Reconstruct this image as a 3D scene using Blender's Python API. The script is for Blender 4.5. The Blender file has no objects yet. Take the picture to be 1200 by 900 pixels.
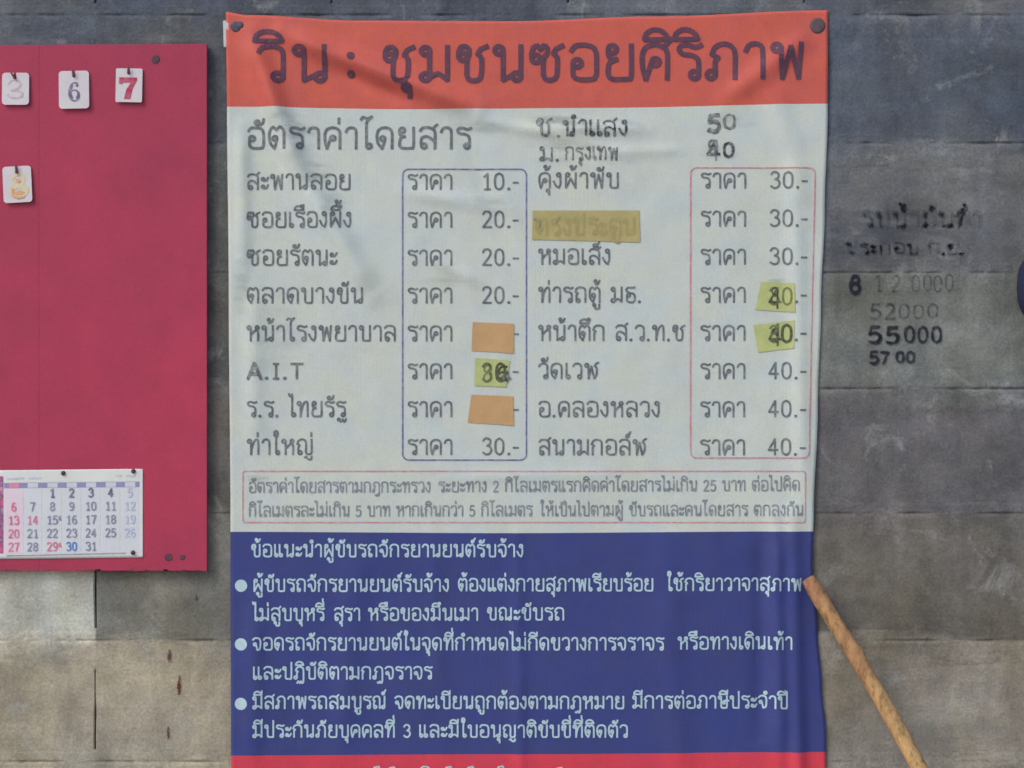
import bpy, math, random
from mathutils import Vector, noise

# ------------------------------------------------------------------ camera, sky, sun, exposure
S = 1.444e-3            # metres per photograph pixel on the wall face
CX, CZ, D = 600.0, 1.60, 4.2
sc = bpy.context.scene
COL = sc.collection
cd = bpy.data.cameras.new('camera'); cam = bpy.data.objects.new('camera', cd); COL.objects.link(cam)
cam.location = (0, -D, CZ); cam.rotation_euler = (math.radians(90), 0, 0)
cd.sensor_width = 36; cd.lens = 36 * D / (1200 * S); cd.clip_end = 200; cd.clip_start = .05
cd.dof.use_dof = True; cd.dof.focus_distance = D - .22; cd.dof.aperture_fstop = 4.6
sc.camera = cam
sc.view_settings.view_transform = 'Standard'; sc.view_settings.look = 'None'
sc.view_settings.exposure = 0.45; sc.view_settings.gamma = 1
sc.cycles.max_bounces = 5

SUN = Vector((-.62, -.62, .80)).normalized()
w = bpy.data.worlds.new('World'); sc.world = w; w.use_nodes = True
nt = w.node_tree; bg = nt.nodes['Background']; sky = nt.nodes.new('ShaderNodeTexSky')
sky.sky_type = 'NISHITA'; sky.sun_disc = False
sky.sun_elevation = math.asin(SUN.z); sky.sun_rotation = math.atan2(SUN.x, SUN.y)
sky.air_density = 1.0; sky.dust_density = 3.0; sky.ozone_density = 1.0
nt.links.new(sky.outputs[0], bg.inputs[0]); bg.inputs[1].default_value = 0.10
sd = bpy.data.lights.new('sun', 'SUN'); sd.energy = 0.62; sd.angle = math.radians(24); sd.color = (1, .98, .955)
so = bpy.data.objects.new('sun', sd); COL.objects.link(so); so.rotation_euler = SUN.to_track_quat('Z', 'Y').to_euler()
so.location = (-3, -5, 6)

random.seed(7)
WHITE = 0.70            # what a display value of the photograph's white vinyl corresponds to
def lin(c):
    c = c / 255.0
    return c / 12.92 if c <= .04045 else ((c + .055) / 1.055) ** 2.4
def A(r, g, b, k=1.0):
    """colour seen in the shade-lit photograph -> surface albedo"""
    return tuple(min(.85, lin(v) * 1.42 * k) for v in (r, g, b)) + (1,)
def P(u, v, d=0.0):
    """a spot on the wall face measured in photograph pixels, d metres proud of it"""
    return Vector(((u - CX) * S, -d, CZ - (v - 450) * S))

# ------------------------------------------------------------------ node helpers
def new_mat(name, rough=.8, spec=.3):
    m = bpy.data.materials.new(name); m.use_nodes = True
    b = m.node_tree.nodes['Principled BSDF']; b.inputs['Roughness'].default_value = rough
    b.inputs['Specular IOR Level'].default_value = spec
    return m, m.node_tree, b
def N(t, kind, **kw):
    n = t.nodes.new(kind)
    for k, v in kw.items():
        if k in n.inputs: n.inputs[k].default_value = v
        else: setattr(n, k, v)
    return n
def pos(t, scale=(1, 1, 1), off=(0, 0, 0)):
    g = t.nodes.new('ShaderNodeNewGeometry'); mp = t.nodes.new('ShaderNodeMapping')
    mp.inputs['Scale'].default_value = scale; mp.inputs['Location'].default_value = off
    t.links.new(g.outputs['Position'], mp.inputs[0]); return mp.outputs[0]
def nz(t, vec, scale, detail=4, rough=.55, dist=0):
    n = N(t, 'ShaderNodeTexNoise', Scale=scale, Detail=detail, Roughness=rough, Distortion=dist)
    t.links.new(vec, n.inputs['Vector']); return n.outputs['Fac']
def ramp(t, fac, stops):
    r = t.nodes.new('ShaderNodeValToRGB'); e = r.color_ramp.elements
    for i, (p, c) in enumerate(stops):
        x = e[i] if i < 2 else e.new(p)
        x.position = p; x.color = c if len(c) == 4 else tuple(c) + (1,)
    t.links.new(fac, r.inputs[0]); return r.outputs[0]
def g4(v): return (v, v, v, 1)
def mix(t, mode, fac, a, b):
    n = t.nodes.new('ShaderNodeMix'); n.data_type = 'RGBA'; n.blend_type = mode
    for sock, val in ((n.inputs[0], fac), (n.inputs[6], a), (n.inputs[7], b)):
        if hasattr(val, 'links'): t.links.new(val, sock)
        else: sock.default_value = val
    return n.outputs[2]
def bump(t, b, h, strength, dist):
    n = N(t, 'ShaderNodeBump', Strength=strength, Distance=dist)
    t.links.new(h, n.inputs['Height']); t.links.new(n.outputs[0], b.inputs['Normal'])

def concrete(name, tint=None, rough_bump=1.0):
    m, t, b = new_mat(name, .92, .15)
    if tint == 'attr':
        at = t.nodes.new('ShaderNodeAttribute'); at.attribute_name = 'tint'; base = at.outputs['Color']
    elif tint is None:
        oi = t.nodes.new('ShaderNodeObjectInfo'); base = oi.outputs['Color']
    else: base = tint
    big = ramp(t, nz(t, pos(t, (1, 1, 1)), 5.5, 6, .62, .4), [(.30, g4(.72)), (.5, g4(1.0)), (.72, g4(1.36))])
    c = mix(t, 'MULTIPLY', 1.0, base, big)
    strk = ramp(t, nz(t, pos(t, (1, 1, .16), (3, 0, 1)), 17, 5, .6, .2), [(.32, g4(.76)), (.52, g4(1.0)), (.75, g4(1.2))])
    c = mix(t, 'MULTIPLY', .8, c, strk)
    bnd = ramp(t, nz(t, pos(t, (.22, 1, 1), (1, 0, 8)), 15, 4, .6, .3), [(.34, g4(.8)), (.55, g4(1.0)), (.7, g4(1.15))])
    c = mix(t, 'MULTIPLY', .7, c, bnd)
    mot = ramp(t, nz(t, pos(t, (1, 1, 1), (3, 6, 1)), 24, 9, .74, .5), [(.34, g4(.68)), (.5, g4(1.0)), (.68, g4(1.34))])
    c = mix(t, 'MULTIPLY', .55, c, mot)
    hu2 = ramp(t, nz(t, pos(t, (1, 1, .8), (1, 2, 9)), 11, 5, .6), [(.36, (.97, 1.0, 1.045)), (.5, (1, 1, 1)), (.66, (1.02, 1.02, .94))])
    c = mix(t, 'MULTIPLY', .8, c, hu2)
    # pale lime bloom, grey-violet and olive soot
    bl = ramp(t, nz(t, pos(t, (1, 1, 1), (7, 2, 2)), 13, 9, .72, .6), [(.56, g4(0)), (.74, g4(1))])
    c = mix(t, 'MIX', mul(t, bl, .42), c, A(172, 176, 176))
    hue = ramp(t, nz(t, pos(t, (1, 1, 1), (11, 2, 5)), 3.4, 3), [(.36, (.97, 1.01, 1.05)), (.5, (1, 1, 1)), (.66, (1.03, 1.01, .94))])
    c = mix(t, 'MULTIPLY', 1, c, hue)
    grit = nz(t, pos(t), 210, 5, .7)
    c = mix(t, 'MULTIPLY', 1, c, ramp(t, grit, [(.3, g4(.76)), (.7, g4(1.22))]))
    sp = ramp(t, nz(t, pos(t, (1, 1, 1), (2, 9, 3)), 95, 3, .6), [(.70, g4(0)), (.76, g4(1))])
    c = mix(t, 'MIX', mul(t, sp, .75), c, A(56, 56, 58))
    sp2 = ramp(t, nz(t, pos(t, (1, 1, 1), (5, 1, 4)), 120, 3, .6), [(.72, g4(0)), (.77, g4(1))])
    c = mix(t, 'MIX', mul(t, sp2, .4), c, A(185, 185, 180))
    t.links.new(c, b.inputs['Base Color'])
    hh = mix(t, 'ADD', .5, nz(t, pos(t), 60, 8, .7), grit)
    bump(t, b, hh, .55 * rough_bump, .004)
    return m
def mul(t, a, k):
    n = t.nodes.new('ShaderNodeMath'); n.operation = 'MULTIPLY'; n.inputs[1].default_value = k
    t.links.new(a, n.inputs[0]); return n.outputs[0]

def vinyl(name, col, stain=.10):
    m, t, b = new_mat(name, .55, .28)
    dk = tuple(c * (1 - 2.0 * stain) for c in col[:3]) + (1,); wm = (col[0] * 1.04, col[1] * .985, col[2] * .93, 1)
    c = mix(t, 'MIX', ramp(t, nz(t, pos(t), 4.5, 4, .6), [(.45, g4(0)), (.75, g4(.7))]), col, wm)
    c = mix(t, 'MIX', ramp(t, nz(t, pos(t, (1, 1, .6), (4, 0, 1)), 11, 7, .68, .5), [(.52, g4(0)), (.80, g4(.6))]), c, dk)
    c = mix(t, 'MULTIPLY', 1, c, ramp(t, nz(t, pos(t), 330, 3, .6), [(.3, g4(.95)), (.7, g4(1.05))]))
    c = mix(t, 'MULTIPLY', 1, c, ramp(t, nz(t, pos(t, (1, 1, 1), (8, 1, 1)), 24, 6, .7), [(.32, (.955, .95, .97, 1)), (.5, g4(1)), (.68, (1.04, 1.02, 1.0, 1))]))
    c = mix(t, 'MULTIPLY', stain * 7, c, ramp(t, nz(t, pos(t, (.8, 1, 1), (2, 1, 6)), 16, 5, .65), [(.36, (.93, 1.0, 1.12, 1)), (.5, g4(1)), (.64, (1.05, 1.04, .90, 1))]))
    # woven scrim under the print
    wx = N(t, 'ShaderNodeTexWave', Scale=140.0, Distortion=1.2); wx.bands_direction = 'X'; t.links.new(pos(t), wx.inputs['Vector'])
    wz = N(t, 'ShaderNodeTexWave', Scale=140.0, Distortion=1.2); wz.bands_direction = 'Z'; t.links.new(pos(t), wz.inputs['Vector'])
    weave = mix(t, 'ADD', .5, wx.outputs['Fac'], wz.outputs['Fac'])
    c = mix(t, 'MULTIPLY', .6, c, ramp(t, weave, [(.0, g4(.97)), (1, g4(1.02))]))
    t.links.new(c, b.inputs['Base Color'])
    bump(t, b, mix(t, 'ADD', 1.0, weave, mul(t, nz(t, pos(t), 22, 3), 5.0)), .22, .0012)
    return m
def ink(name, col, fade=.25, rough=.6, toward=None):
    """worn ink: the print fades towards what is under it"""
    m, t, b = new_mat(name, rough, .25)
    to = toward or A(185, 192, 190)
    f = ramp(t, nz(t, pos(t), 120, 5, .65), [(.42, g4(0)), (.78, g4(fade * 2))])
    c = mix(t, 'MIX', f, col, to)
    t.links.new(c, b.inputs['Base Color']); return m
def wall_ink(name, col, solid):
    m, t, b = new_mat(name, .85, .1); b.inputs['Base Color'].default_value = col
    f = ramp(t, nz(t, pos(t), 70, 6, .7), [(.36, g4(solid * .25)), (.6, g4(solid))]); t.links.new(f, b.inputs['Alpha']); return m
def painted(name, col, var=.12, scale=14, rough=.6, bmp=.15):
    m, t, b = new_mat(name, rough, .3)
    c = mix(t, 'MULTIPLY', 1, col, ramp(t, nz(t, pos(t), scale, 6, .65, .3), [(.3, g4(1 - var)), (.7, g4(1 + var))]))
    c = mix(t, 'MULTIPLY', 1, c, ramp(t, nz(t, pos(t), scale * 14, 3), [(.3, g4(1 - var / 2)), (.7, g4(1 + var / 2))]))
    t.links.new(c, b.inputs['Base Color']); bump(t, b, nz(t, pos(t), 90, 5), bmp, .002); return m

# ------------------------------------------------------------------ mesh helpers
def mesh(name, V, F, mats, parent=None, mi=None, smooth=False):
    me = bpy.data.meshes.new(name); me.from_pydata([tuple(v) for v in V], [], F)
    for m in (mats if isinstance(mats, list) else [mats]): me.materials.append(m)
    if mi: me.polygons.foreach_set('material_index', mi)
    if smooth: me.polygons.foreach_set('use_smooth', [True] * len(me.polygons))
    me.update()
    o = bpy.data.objects.new(name, me); COL.objects.link(o)
    if parent:
        o.parent = parent; o.matrix_parent_inverse = parent.matrix_world.inverted()
    return o
def thing(name, label, cat, loc, group=None):
    o = bpy.data.objects.new(name, None); COL.objects.link(o); o.location = loc; o.empty_display_size = .05
    o['label'] = label; o['category'] = cat
    if group: o['group'] = group
    bpy.context.view_layer.update(); return o
def ribbon(V, F, pts, wpx, fn, lift, jit=0.0, close=False):
    """flat stroke of width wpx (pixels) following pts, laid on the surface fn(u, v, lift)"""
    n = len(pts)
    if close: pts = pts + [pts[0]]
    for i in range(len(pts) - 1):
        (x1, y1), (x2, y2) = pts[i], pts[i + 1]
        d = math.hypot(x2 - x1, y2 - y1)
        if d < 1e-6: continue
        ww = wpx * (1 + (random.uniform(-jit, jit) if jit else 0))
        nx, ny = -(y2 - y1) / d * ww / 2, (x2 - x1) / d * ww / 2
        e = min(.3 * ww, 1.5) / d; ex, ey = (x2 - x1) * e, (y2 - y1) * e
        L = lift + 4e-6 * ((len(F) * 7) % 60)
        k = len(V); steps = max(1, int(d / 10))
        for s in range(steps + 1):
            q = s / steps; cx = (x1 - ex) * (1 - q) + (x2 + ex) * q; cy = (y1 - ey) * (1 - q) + (y2 + ey) * q
            V.append(fn(cx + nx, cy + ny, L)); V.append(fn(cx - nx, cy - ny, L))
        for s in range(steps):
            a = k + 2 * s; F.append((a, a + 1, a + 3, a + 2))
def disc(V, F, u, v, r, fn, lift, n=14, wob=0, ry=None):
    k = len(V); V.append(fn(u, v, lift))
    for i in range(n):
        a = 2 * math.pi * i / n; rr = 1 + random.uniform(-wob, wob)
        V.append(fn(u + r * rr * math.cos(a), v + (ry or r) * rr * math.sin(a), lift))
    for i in range(n): F.append((k, k + 1 + (i + 1) % n, k + 1 + i))
def outline(poly):      # polygon densified
    out = []
    for i in range(len(poly)):
        a, b = poly[i], poly[(i + 1) % len(poly)]
        n = max(1, int(math.hypot(b[0]-a[0], b[1]-a[1]) / 6))
        out += [(a[0] + (b[0]-a[0]) * k / n, a[1] + (b[1]-a[1]) * k / n) for k in range(n)]
    return out
def rrect(u0, v0, u1, v1, r, n=5):
    p = []
    for cx, cy, a0 in ((u1 - r, v0 + r, -90), (u1 - r, v1 - r, 0), (u0 + r, v1 - r, 90), (u0 + r, v0 + r, 180)):
        for i in range(n + 1):
            a = math.radians(a0 + 90 * i / n); p.append((cx + r * math.cos(a), cy + r * math.sin(a)))
    return p
def slab(V, F, poly, fn, d0, d1):
    """closed plate with outline poly between offsets d0 (back) and d1 (front)"""
    k = len(V); n = len(poly)
    for d in (d0, d1):
        for (u, v) in poly: V.append(fn(u, v, d))
    F.append(tuple(k + n + i for i in range(n))[::-1]); F.append(tuple(k + i for i in range(n)))
    for i in range(n):
        j = (i + 1) % n; F.append((k + i, k + n + i, k + n + j, k + j))
def tube(V, F, path, rad, n=8):
    rings = []
    for i, p in enumerate(path):
        a = path[max(0, i - 1)]; b = path[min(len(path) - 1, i + 1)]
        t = (b - a).normalized(); x = t.orthogonal().normalized()
        x = (Vector((0, 1, 0)).cross(t)).normalized() if abs(t.y) < .95 else x
        y = t.cross(x); r = rad[i] if isinstance(rad, list) else rad
        k = len(V); rings.append(k)
        for j in range(n):
            ang = 2 * math.pi * j / n; V.append(p + x * r * math.cos(ang) + y * r * math.sin(ang))
    for a, b in zip(rings, rings[1:]):
        for j in range(n): F.append((a + j, a + (j + 1) % n, b + (j + 1) % n, b + j))
    F.append(tuple(rings[0] + j for j in range(n))[::-1]); F.append(tuple(rings[-1] + j for j in range(n)))
# ------------------------------------------------------------------ looped Thai stroke lettering
GL = {
'ก':(86,["12,0 12,48 22,60! 5,70! 14,90 30,99 48,99 66,92 73,74 73,0"]),
'ข':(84,["@19,70,11,180,-360 8,84 14,97 26,99 35,90 34,74 30,62 30,14 40,2 60,2 71,14 71,100"]),
'ค':(86,["@43,50,10,180,360 28,34 17,0! 9,34 8,70 18,92 42,100 64,93 74,74 74,0"]),
'ง':(60,["@36,87,11,0,-360 47,70 47,28 38,1! 20,14 4,44"]),
'จ':(76,["@20,48,10,0,-360 34,32 40,2! 56,4 64,22 66,68 58,92 36,100 16,96 4,84"]),
'ช':(88,["@19,70,11,180,-360 8,84 14,97 26,99 35,90 34,74 30,62 30,14 40,2 56,2 67,14 68,64 58,76! 66,90 84,99"]),
'ซ':(94,["@18,62,11,180,-360 7,78 12,94 22,99 30,88! 38,99 48,92 46,74 38,62 38,14 47,2 62,2 73,14 74,64 64,76! 72,90 90,99"]),
'ญ':(114,["@24,12,11,180,-360 13,24 13,48 22,60! 6,70! 14,90 30,99 44,99 58,92 64,74 64,14 72,2 90,2 100,14 100,100","56,-22 66,-14 74,-28 88,-34 100,-28 100,-14"]),
'ฎ':(90,["@14,12,11,0,360 25,20 25,50 33,60! 16,70! 24,90 40,99 56,99 72,90 78,72 78,-18 68,-34 58,-20 48,-34 38,-28"]),
'ฏ':(90,["@14,12,11,0,360 25,20 25,50 33,60! 16,70! 24,90 40,99 56,99 72,90 78,72 78,-18 68,-34 58,-18! 48,-34 36,-18! 26,-34"]),
'ฐ':(76,["68,98! 52,92 32,98 16,96 8,84 20,70 46,66 60,54 62,14 @50,12,11,0,-360","@20,-20,7,0,-360 34,-34 46,-18! 58,-34 70,-16"]),
'ณ':(116,["@24,12,11,180,-360 13,24 13,48 22,60! 6,70! 14,90 30,99 44,99 56,92 61,74 61,2! 82,18","102,100 102,20 @91,12,11,0,-360"]),
'ด':(86,["@33,47,10,0,-360 40,32 30,0! 12,26 7,60 16,90 42,100 64,93 74,74 74,0"]),
'ต':(86,["@33,47,10,0,-360 40,32 30,0! 12,26 7,60 12,88 26,100 41,86! 56,100 68,92 75,74 75,0"]),
'ถ':(86,["@24,12,11,180,-360 13,24 13,48 22,60! 6,70! 14,90 30,99 48,99 66,92 73,74 73,0"]),
'ท':(88,["@17,87,11,0,-360 28,70 28,0! 34,44 48,84 64,99 75,86 76,0"]),
'ธ':(78,["@25,46,10,180,360 14,28 16,8 30,1 54,1 66,12 67,42 58,56 34,62 14,72 10,86 24,98 46,96 68,100"]),
'น':(88,["@17,87,11,0,-360 28,70 28,2! 54,18","75,100 75,20 @64,12,11,0,-360"]),
'บ':(86,["@17,87,11,0,-360 28,70 28,14 36,2 66,2 74,12 74,100"]),
'ป':(86,["@17,87,11,0,-360 28,70 28,14 36,2 66,2 74,12 74,136"]),
'ผ':(90,["@25,87,11,180,360 14,70 14,0! 45,62! 76,0! 77,100"]),
'ฝ':(90,["@25,87,11,180,360 14,70 14,0! 45,62! 76,0! 77,136"]),
'พ':(94,["@17,87,11,0,-360 28,70 32,0! 54,90! 75,0! 82,100"]),
'ฟ':(94,["@17,87,11,0,-360 28,70 32,0! 54,90! 75,0! 82,136"]),
'ฬ':(98,["@17,87,11,0,-360 28,70 30,0! 48,82! 66,0! 82,30 82,70 70,82! 78,98 94,106"]),
'ภ':(90,["@14,12,11,0,360 25,20 25,50 33,60! 16,70! 24,90 40,99 56,99 70,90 77,72 77,0"]),
'ม':(88,["@17,87,11,0,-360 28,70 28,14 @17,12,11,0,-360","28,10 50,22 75,3! 75,100"]),
'ย':(86,["@24,87,11,180,360 13,72 20,60 36,58! 18,50 13,34 13,14 24,2 64,2 74,12 74,100"]),
'ร':(70,["68,98! 52,91 32,98 14,96 8,84 18,72 42,68 57,58 60,40 60,14 @49,12,11,0,-360"]),
'ล':(86,["8,84 20,98 46,100 66,94 74,76 74,0","@25,12,11,180,-360 12,28 16,50 34,58 54,50 74,30"]),
'ส':(86,["8,84 20,98 46,100 64,92 74,76 74,0","@25,12,11,180,-360 12,28 16,50 34,58 54,50 74,30","60,92 84,114"]),
'ว':(70,["6,80 14,94 34,100 54,92 60,74 60,14 @49,12,11,0,-360"]),
'ศ':(88,["@43,50,10,180,360 28,34 17,0! 9,34 8,70 18,92 42,100 62,92 74,74 74,0","62,90 86,116"]),
'ษ':(88,["@17,87,11,0,-360 28,70 28,14 36,2 66,2 74,12 74,100","@50,44,9,180,-360 44,54 60,62 90,60"]),
'ห':(90,["@17,87,11,0,-360 28,70 28,0","28,36 46,58 66,70 77,56 77,0","@70,88,10,0,360","61,80 62,70"]),
'อ':(84,["8,82 18,97 42,100 64,94 74,76 74,14 62,2 28,2 14,12 13,40 @24,48,11,180,-360"]),
'ะ':(52,["@14,68,9,90,360 22,58 36,60 48,80","@14,18,9,90,360 22,8 36,10 48,30"]),
'า':(62,["6,78 14,94 30,100 46,94 51,76 51,0"]),
'เ':(40,["12,100 12,18 @23,12,11,180,360"]),
'แ':(78,["12,100 12,18 @23,12,11,180,360","50,100 50,18 @61,12,11,180,360"]),
'โ':(56,["2,138! 12,150 30,142 50,152! 36,138 26,120 26,18 @37,12,11,180,360"]),
'ไ':(46,["2,152 6,136 16,136 22,148! 24,130 24,18 @35,12,11,180,360"]),
'ใ':(50,["@20,130,8,0,-360 30,122 18,110? 12,146 22,156 34,148 34,130 26,112 24,90 24,18 @35,12,11,180,360".replace('30,122 18,110? ','')]),
'0':(68,["33,100! 16,90 9,68 9,32 16,10 33,0 50,10 57,32 57,68 50,90 33,100!"]),
'1':(60,["14,78 34,98! 34,0!","18,0! 50,0!"]),
'2':(66,["8,80 16,96 34,100 50,92 54,74 44,50 8,1! 58,1!"]),
'3':(66,["8,84 20,99 38,100 52,88 50,66 34,54! 50,48 58,28 48,6 28,0 8,12"]),
'4':(68,["44,0! 44,99! 6,30! 60,30!"]),
'5':(66,["54,99! 16,99! 11,54! 32,62 52,52 57,30 46,6 24,0 6,10"]),
'6':(66,["50,94 32,98 16,80 9,40 16,10 34,0 52,10 56,32 46,54 28,58 12,44"]),
'7':(64,["6,98! 57,98! 40,56 26,0"]),
'8':(66,["33,54 14,64 12,86 33,100 54,86 52,64 33,54 12,40 9,16 33,0 57,16 54,40 33,54"]),
'9':(66,["14,4 34,2 50,20 57,60 50,90 32,100 14,90 10,68 20,48 38,44 54,58"]),
'A':(84,["6,0! 40,100! 74,0!","18,32! 62,32!"]),
'I':(50,["25,0! 25,98!","12,0! 38,0!","12,98! 38,98!"]),
'T':(78,["8,98! 70,98!","39,98! 39,0!"]),
'.':(28,["@12,3,3,0,360"]), '-':(44,["4,42! 36,42!"]), ':':(60,["@24,20,5,0,360","@24,80,5,0,360"]), ' ':(46,[]),
}
UP = {
'ั':["@-26,124,9,90,360 -16,114 -2,120 4,140"],
'ิ':["-62,114! -58,130 -42,141 -22,140 -6,128 0,114! -62,114!"],
'ี':["-62,114! -58,130 -42,141 -22,138 -6,126 0,114! -62,114!","0,114! 2,146!"],
'ึ':["-62,114! -58,130 -42,140 -24,138 -10,126 -4,114! -62,114!","@-4,138,8,0,360"],
'ื':["-62,114! -58,130 -42,140 -24,138 -6,126 0,114! -62,114!","0,114! 2,148!","-14,130! -14,148!"],
'็':["-34,112 -38,128 -24,134 -8,132 2,148","@-16,120,6,0,360"],
}
TONE = {'่':["-4,118! -4,142!"], '้':["@-28,138,7,0,-360 -20,130 -28,118! -10,122 2,144"], '์':["@-14,122,9,90,360 -4,124 -2,136 8,150"]}
LOW = {'ุ':["@-12,-18,8,0,-360 -3,-28 -3,-46"], 'ู':["@-36,-18,7,0,-360 -28,-28 -27,-42 -12,-44 -2,-38 -2,-14"]}

def parse(sk):
    """a stroke string -> dense point list (Catmull-Rom between corners marked !)"""
    pts = []                                    # (x, y, sharp)
    for tok in sk.split():
        if tok[0] == '@':
            cx, cy, r, a0, sw = map(float, tok[1:].split(','))
            n = 14
            for i in range(n + 1):
                a = math.radians(a0 + sw * i / n)
                pts.append((cx + r * math.cos(a), cy + r * math.sin(a), 2))
        else:
            sharp = tok.endswith('!')
            x, y = map(float, tok.rstrip('!').split(','))
            pts.append((x, y, 1 if sharp else 0))
    out = [pts[0][:2]]
    for i in range(len(pts) - 1):
        p1, p2 = pts[i], pts[i + 1]
        if p1[2] == 2 and p2[2] == 2:
            out.append(p2[:2]); continue
        p0 = pts[i - 1] if i > 0 and p1[2] != 1 else p1
        p3 = pts[i + 2] if i + 2 < len(pts) and p2[2] != 1 else p2
        d = math.hypot(p2[0] - p1[0], p2[1] - p1[1])
        n = max(2, min(6, int(d / 7)))
        for k in range(1, n + 1):
            t = k / n
            q = []
            for c in (0, 1):
                m1, m2 = (p2[c] - p0[c]) * .45, (p3[c] - p1[c]) * .45
                h = 2*t**3 - 3*t*t + 1, t**3 - 2*t*t + t, -2*t**3 + 3*t*t, t**3 - t*t
                q.append(h[0]*p1[c] + h[1]*m1 + h[2]*p2[c] + h[3]*m2)
            out.append(tuple(q))
    return out

_cache = {}
def strokes_of(txt):
    """text -> (list of dense strokes in units of 100 per letter height, total width)"""
    res, x, last, tall, hasup, prev = [], 0.0, 0.0, 0, False, ''
    def put(sk, dx, dy=0, sx=1):
        if sk not in _cache: _cache[sk] = parse(sk)
        res.append([(p[0] * sx + dx, p[1] + dy) for p in _cache[sk]])
    for ch in txt:
        if ch in UP:
            for s in UP[ch]: put(s, last - tall)
            hasup = True
        elif ch in TONE:
            for s in TONE[ch]: put(s, last - tall, 34 if hasup else 2)
        elif ch in LOW:
            for s in LOW[ch]: put(s, last, -14 if prev in 'ฎฏญฐ' else 0)
        elif ch == 'ำ':
            put("@-6,124,10,0,360", last - tall)
            if hasup: pass
            for s in GL['า'][1]: put(s, x)
            x += GL['า'][0] + 9; last = x - 20; hasup = False
        else:
            w, sk = GL[ch]
            for s in sk: put(s, x)
            x += w + 9; last = x - 21; hasup = False
            tall = 14 if ch in 'ปฟฝ' else 0
            prev = ch
    return res, x
def text_mesh(name, txt, u0, u1, base, h, wpx, m, fn, lift, parent, slope=0.0, jit=0.0, wob=0.0):
    st, tw = strokes_of(txt)
    sx = (u1 - u0) / (tw - 10); V, F = [], []
    for p in st:
        o1, o2 = random.uniform(-wob, wob), random.uniform(-wob, wob)
        q = [(u0 + (x - 2) * sx + o1, base + o2 - y * h / 100 + slope * (x * sx)) for x, y in p]
        ribbon(V, F, q, wpx, fn, lift, jit)
    return mesh(name, V, F, m, parent)

# ------------------------------------------------------------------ ground
gm, t, b = new_mat('ground_concrete', .9, .2)
c = mix(t, 'MULTIPLY', 1, (.34, .31, .27, 1), ramp(t, nz(t, pos(t), 3, 6, .6), [(.3, g4(.8)), (.7, g4(1.15))]))
t.links.new(c, b.inputs['Base Color'])
g = mesh('ground', [(-60, -60, 0), (60, -60, 0), (60, 60, 0), (-60, 60, 0)], [(0, 1, 2, 3)], gm); g['kind'] = 'structure'

# ------------------------------------------------------------------ concrete block wall
wall = thing('block_wall', 'weathered grey concrete block wall with smeared mortar joints behind the banner', 'wall', (0, .09, 0))
block_m = concrete('block_concrete')
mortar_m = concrete('mortar_concrete', 'attr', 1.15); core_m = concrete('joint_core', (.055, .05, .045, 1))
US = [-442 + 277 * i for i in range(9)]
VS = [-420, -274, -128, 18, 168, 320, 456, 602, 751, 893, 1039, 1185, 1331, 1477, 1558]
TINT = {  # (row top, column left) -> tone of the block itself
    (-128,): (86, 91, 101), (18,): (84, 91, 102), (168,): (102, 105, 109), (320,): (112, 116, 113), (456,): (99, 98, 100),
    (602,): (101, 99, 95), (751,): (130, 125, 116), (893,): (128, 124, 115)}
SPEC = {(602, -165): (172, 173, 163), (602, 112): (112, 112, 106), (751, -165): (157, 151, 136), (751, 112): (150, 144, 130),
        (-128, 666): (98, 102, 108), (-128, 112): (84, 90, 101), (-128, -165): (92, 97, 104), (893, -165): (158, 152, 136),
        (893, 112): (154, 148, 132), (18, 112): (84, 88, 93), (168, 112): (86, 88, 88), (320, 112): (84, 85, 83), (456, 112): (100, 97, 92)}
def block_mesh(hp, wp=277):
    pts = []; gh, gv = .7, 1.2
    w2, h2 = wp / 2 - gh, hp / 2 - gv
    for (a, b, n) in (((-w2, -h2), (w2, -h2), 9), ((w2, -h2), (w2, h2), 5), ((w2, h2), (-w2, h2), 9), ((-w2, h2), (-w2, -h2), 5)):
        for i in range(n):
            q = i / n; pts.append((a[0] + (b[0]-a[0]) * q + random.uniform(-.8, .5), a[1] + (b[1]-a[1]) * q + random.uniform(-.8, .5)))
    V, F = [], []; n = len(pts)
    for (sx, y) in ((1.0, .09), (1.0, .003), (.990, 0.0)):
        for (x, z) in pts: V.append((x * S * sx, y, -z * S * (sx if sx == 1 else .985)))
    for r in (0, n):
        for i in range(n):
            j = (i + 1) % n; F.append((r + i, r + n + i, r + n + j, r + j))
    F.append(tuple(2 * n + i for i in range(n))[::-1])
    me = bpy.data.meshes.new('block'); me.from_pydata(V, [], F); me.materials.append(block_m); me.update()
    return me
BT = {}
for r in range(len(VS) - 1):
    v0, v1 = VS[r], VS[r + 1]
    meshes = [block_mesh(v1 - v0) for _ in range(2)]
    for ci, u0 in enumerate(US[:-1]):
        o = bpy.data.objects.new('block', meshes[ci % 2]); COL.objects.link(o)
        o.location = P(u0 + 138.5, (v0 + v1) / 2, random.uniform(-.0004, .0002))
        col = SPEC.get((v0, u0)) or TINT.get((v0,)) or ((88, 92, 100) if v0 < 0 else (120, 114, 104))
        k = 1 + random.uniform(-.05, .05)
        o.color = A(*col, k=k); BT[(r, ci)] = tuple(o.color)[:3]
        o.parent = wall; o.matrix_parent_inverse = wall.matrix_world.inverted()
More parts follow.
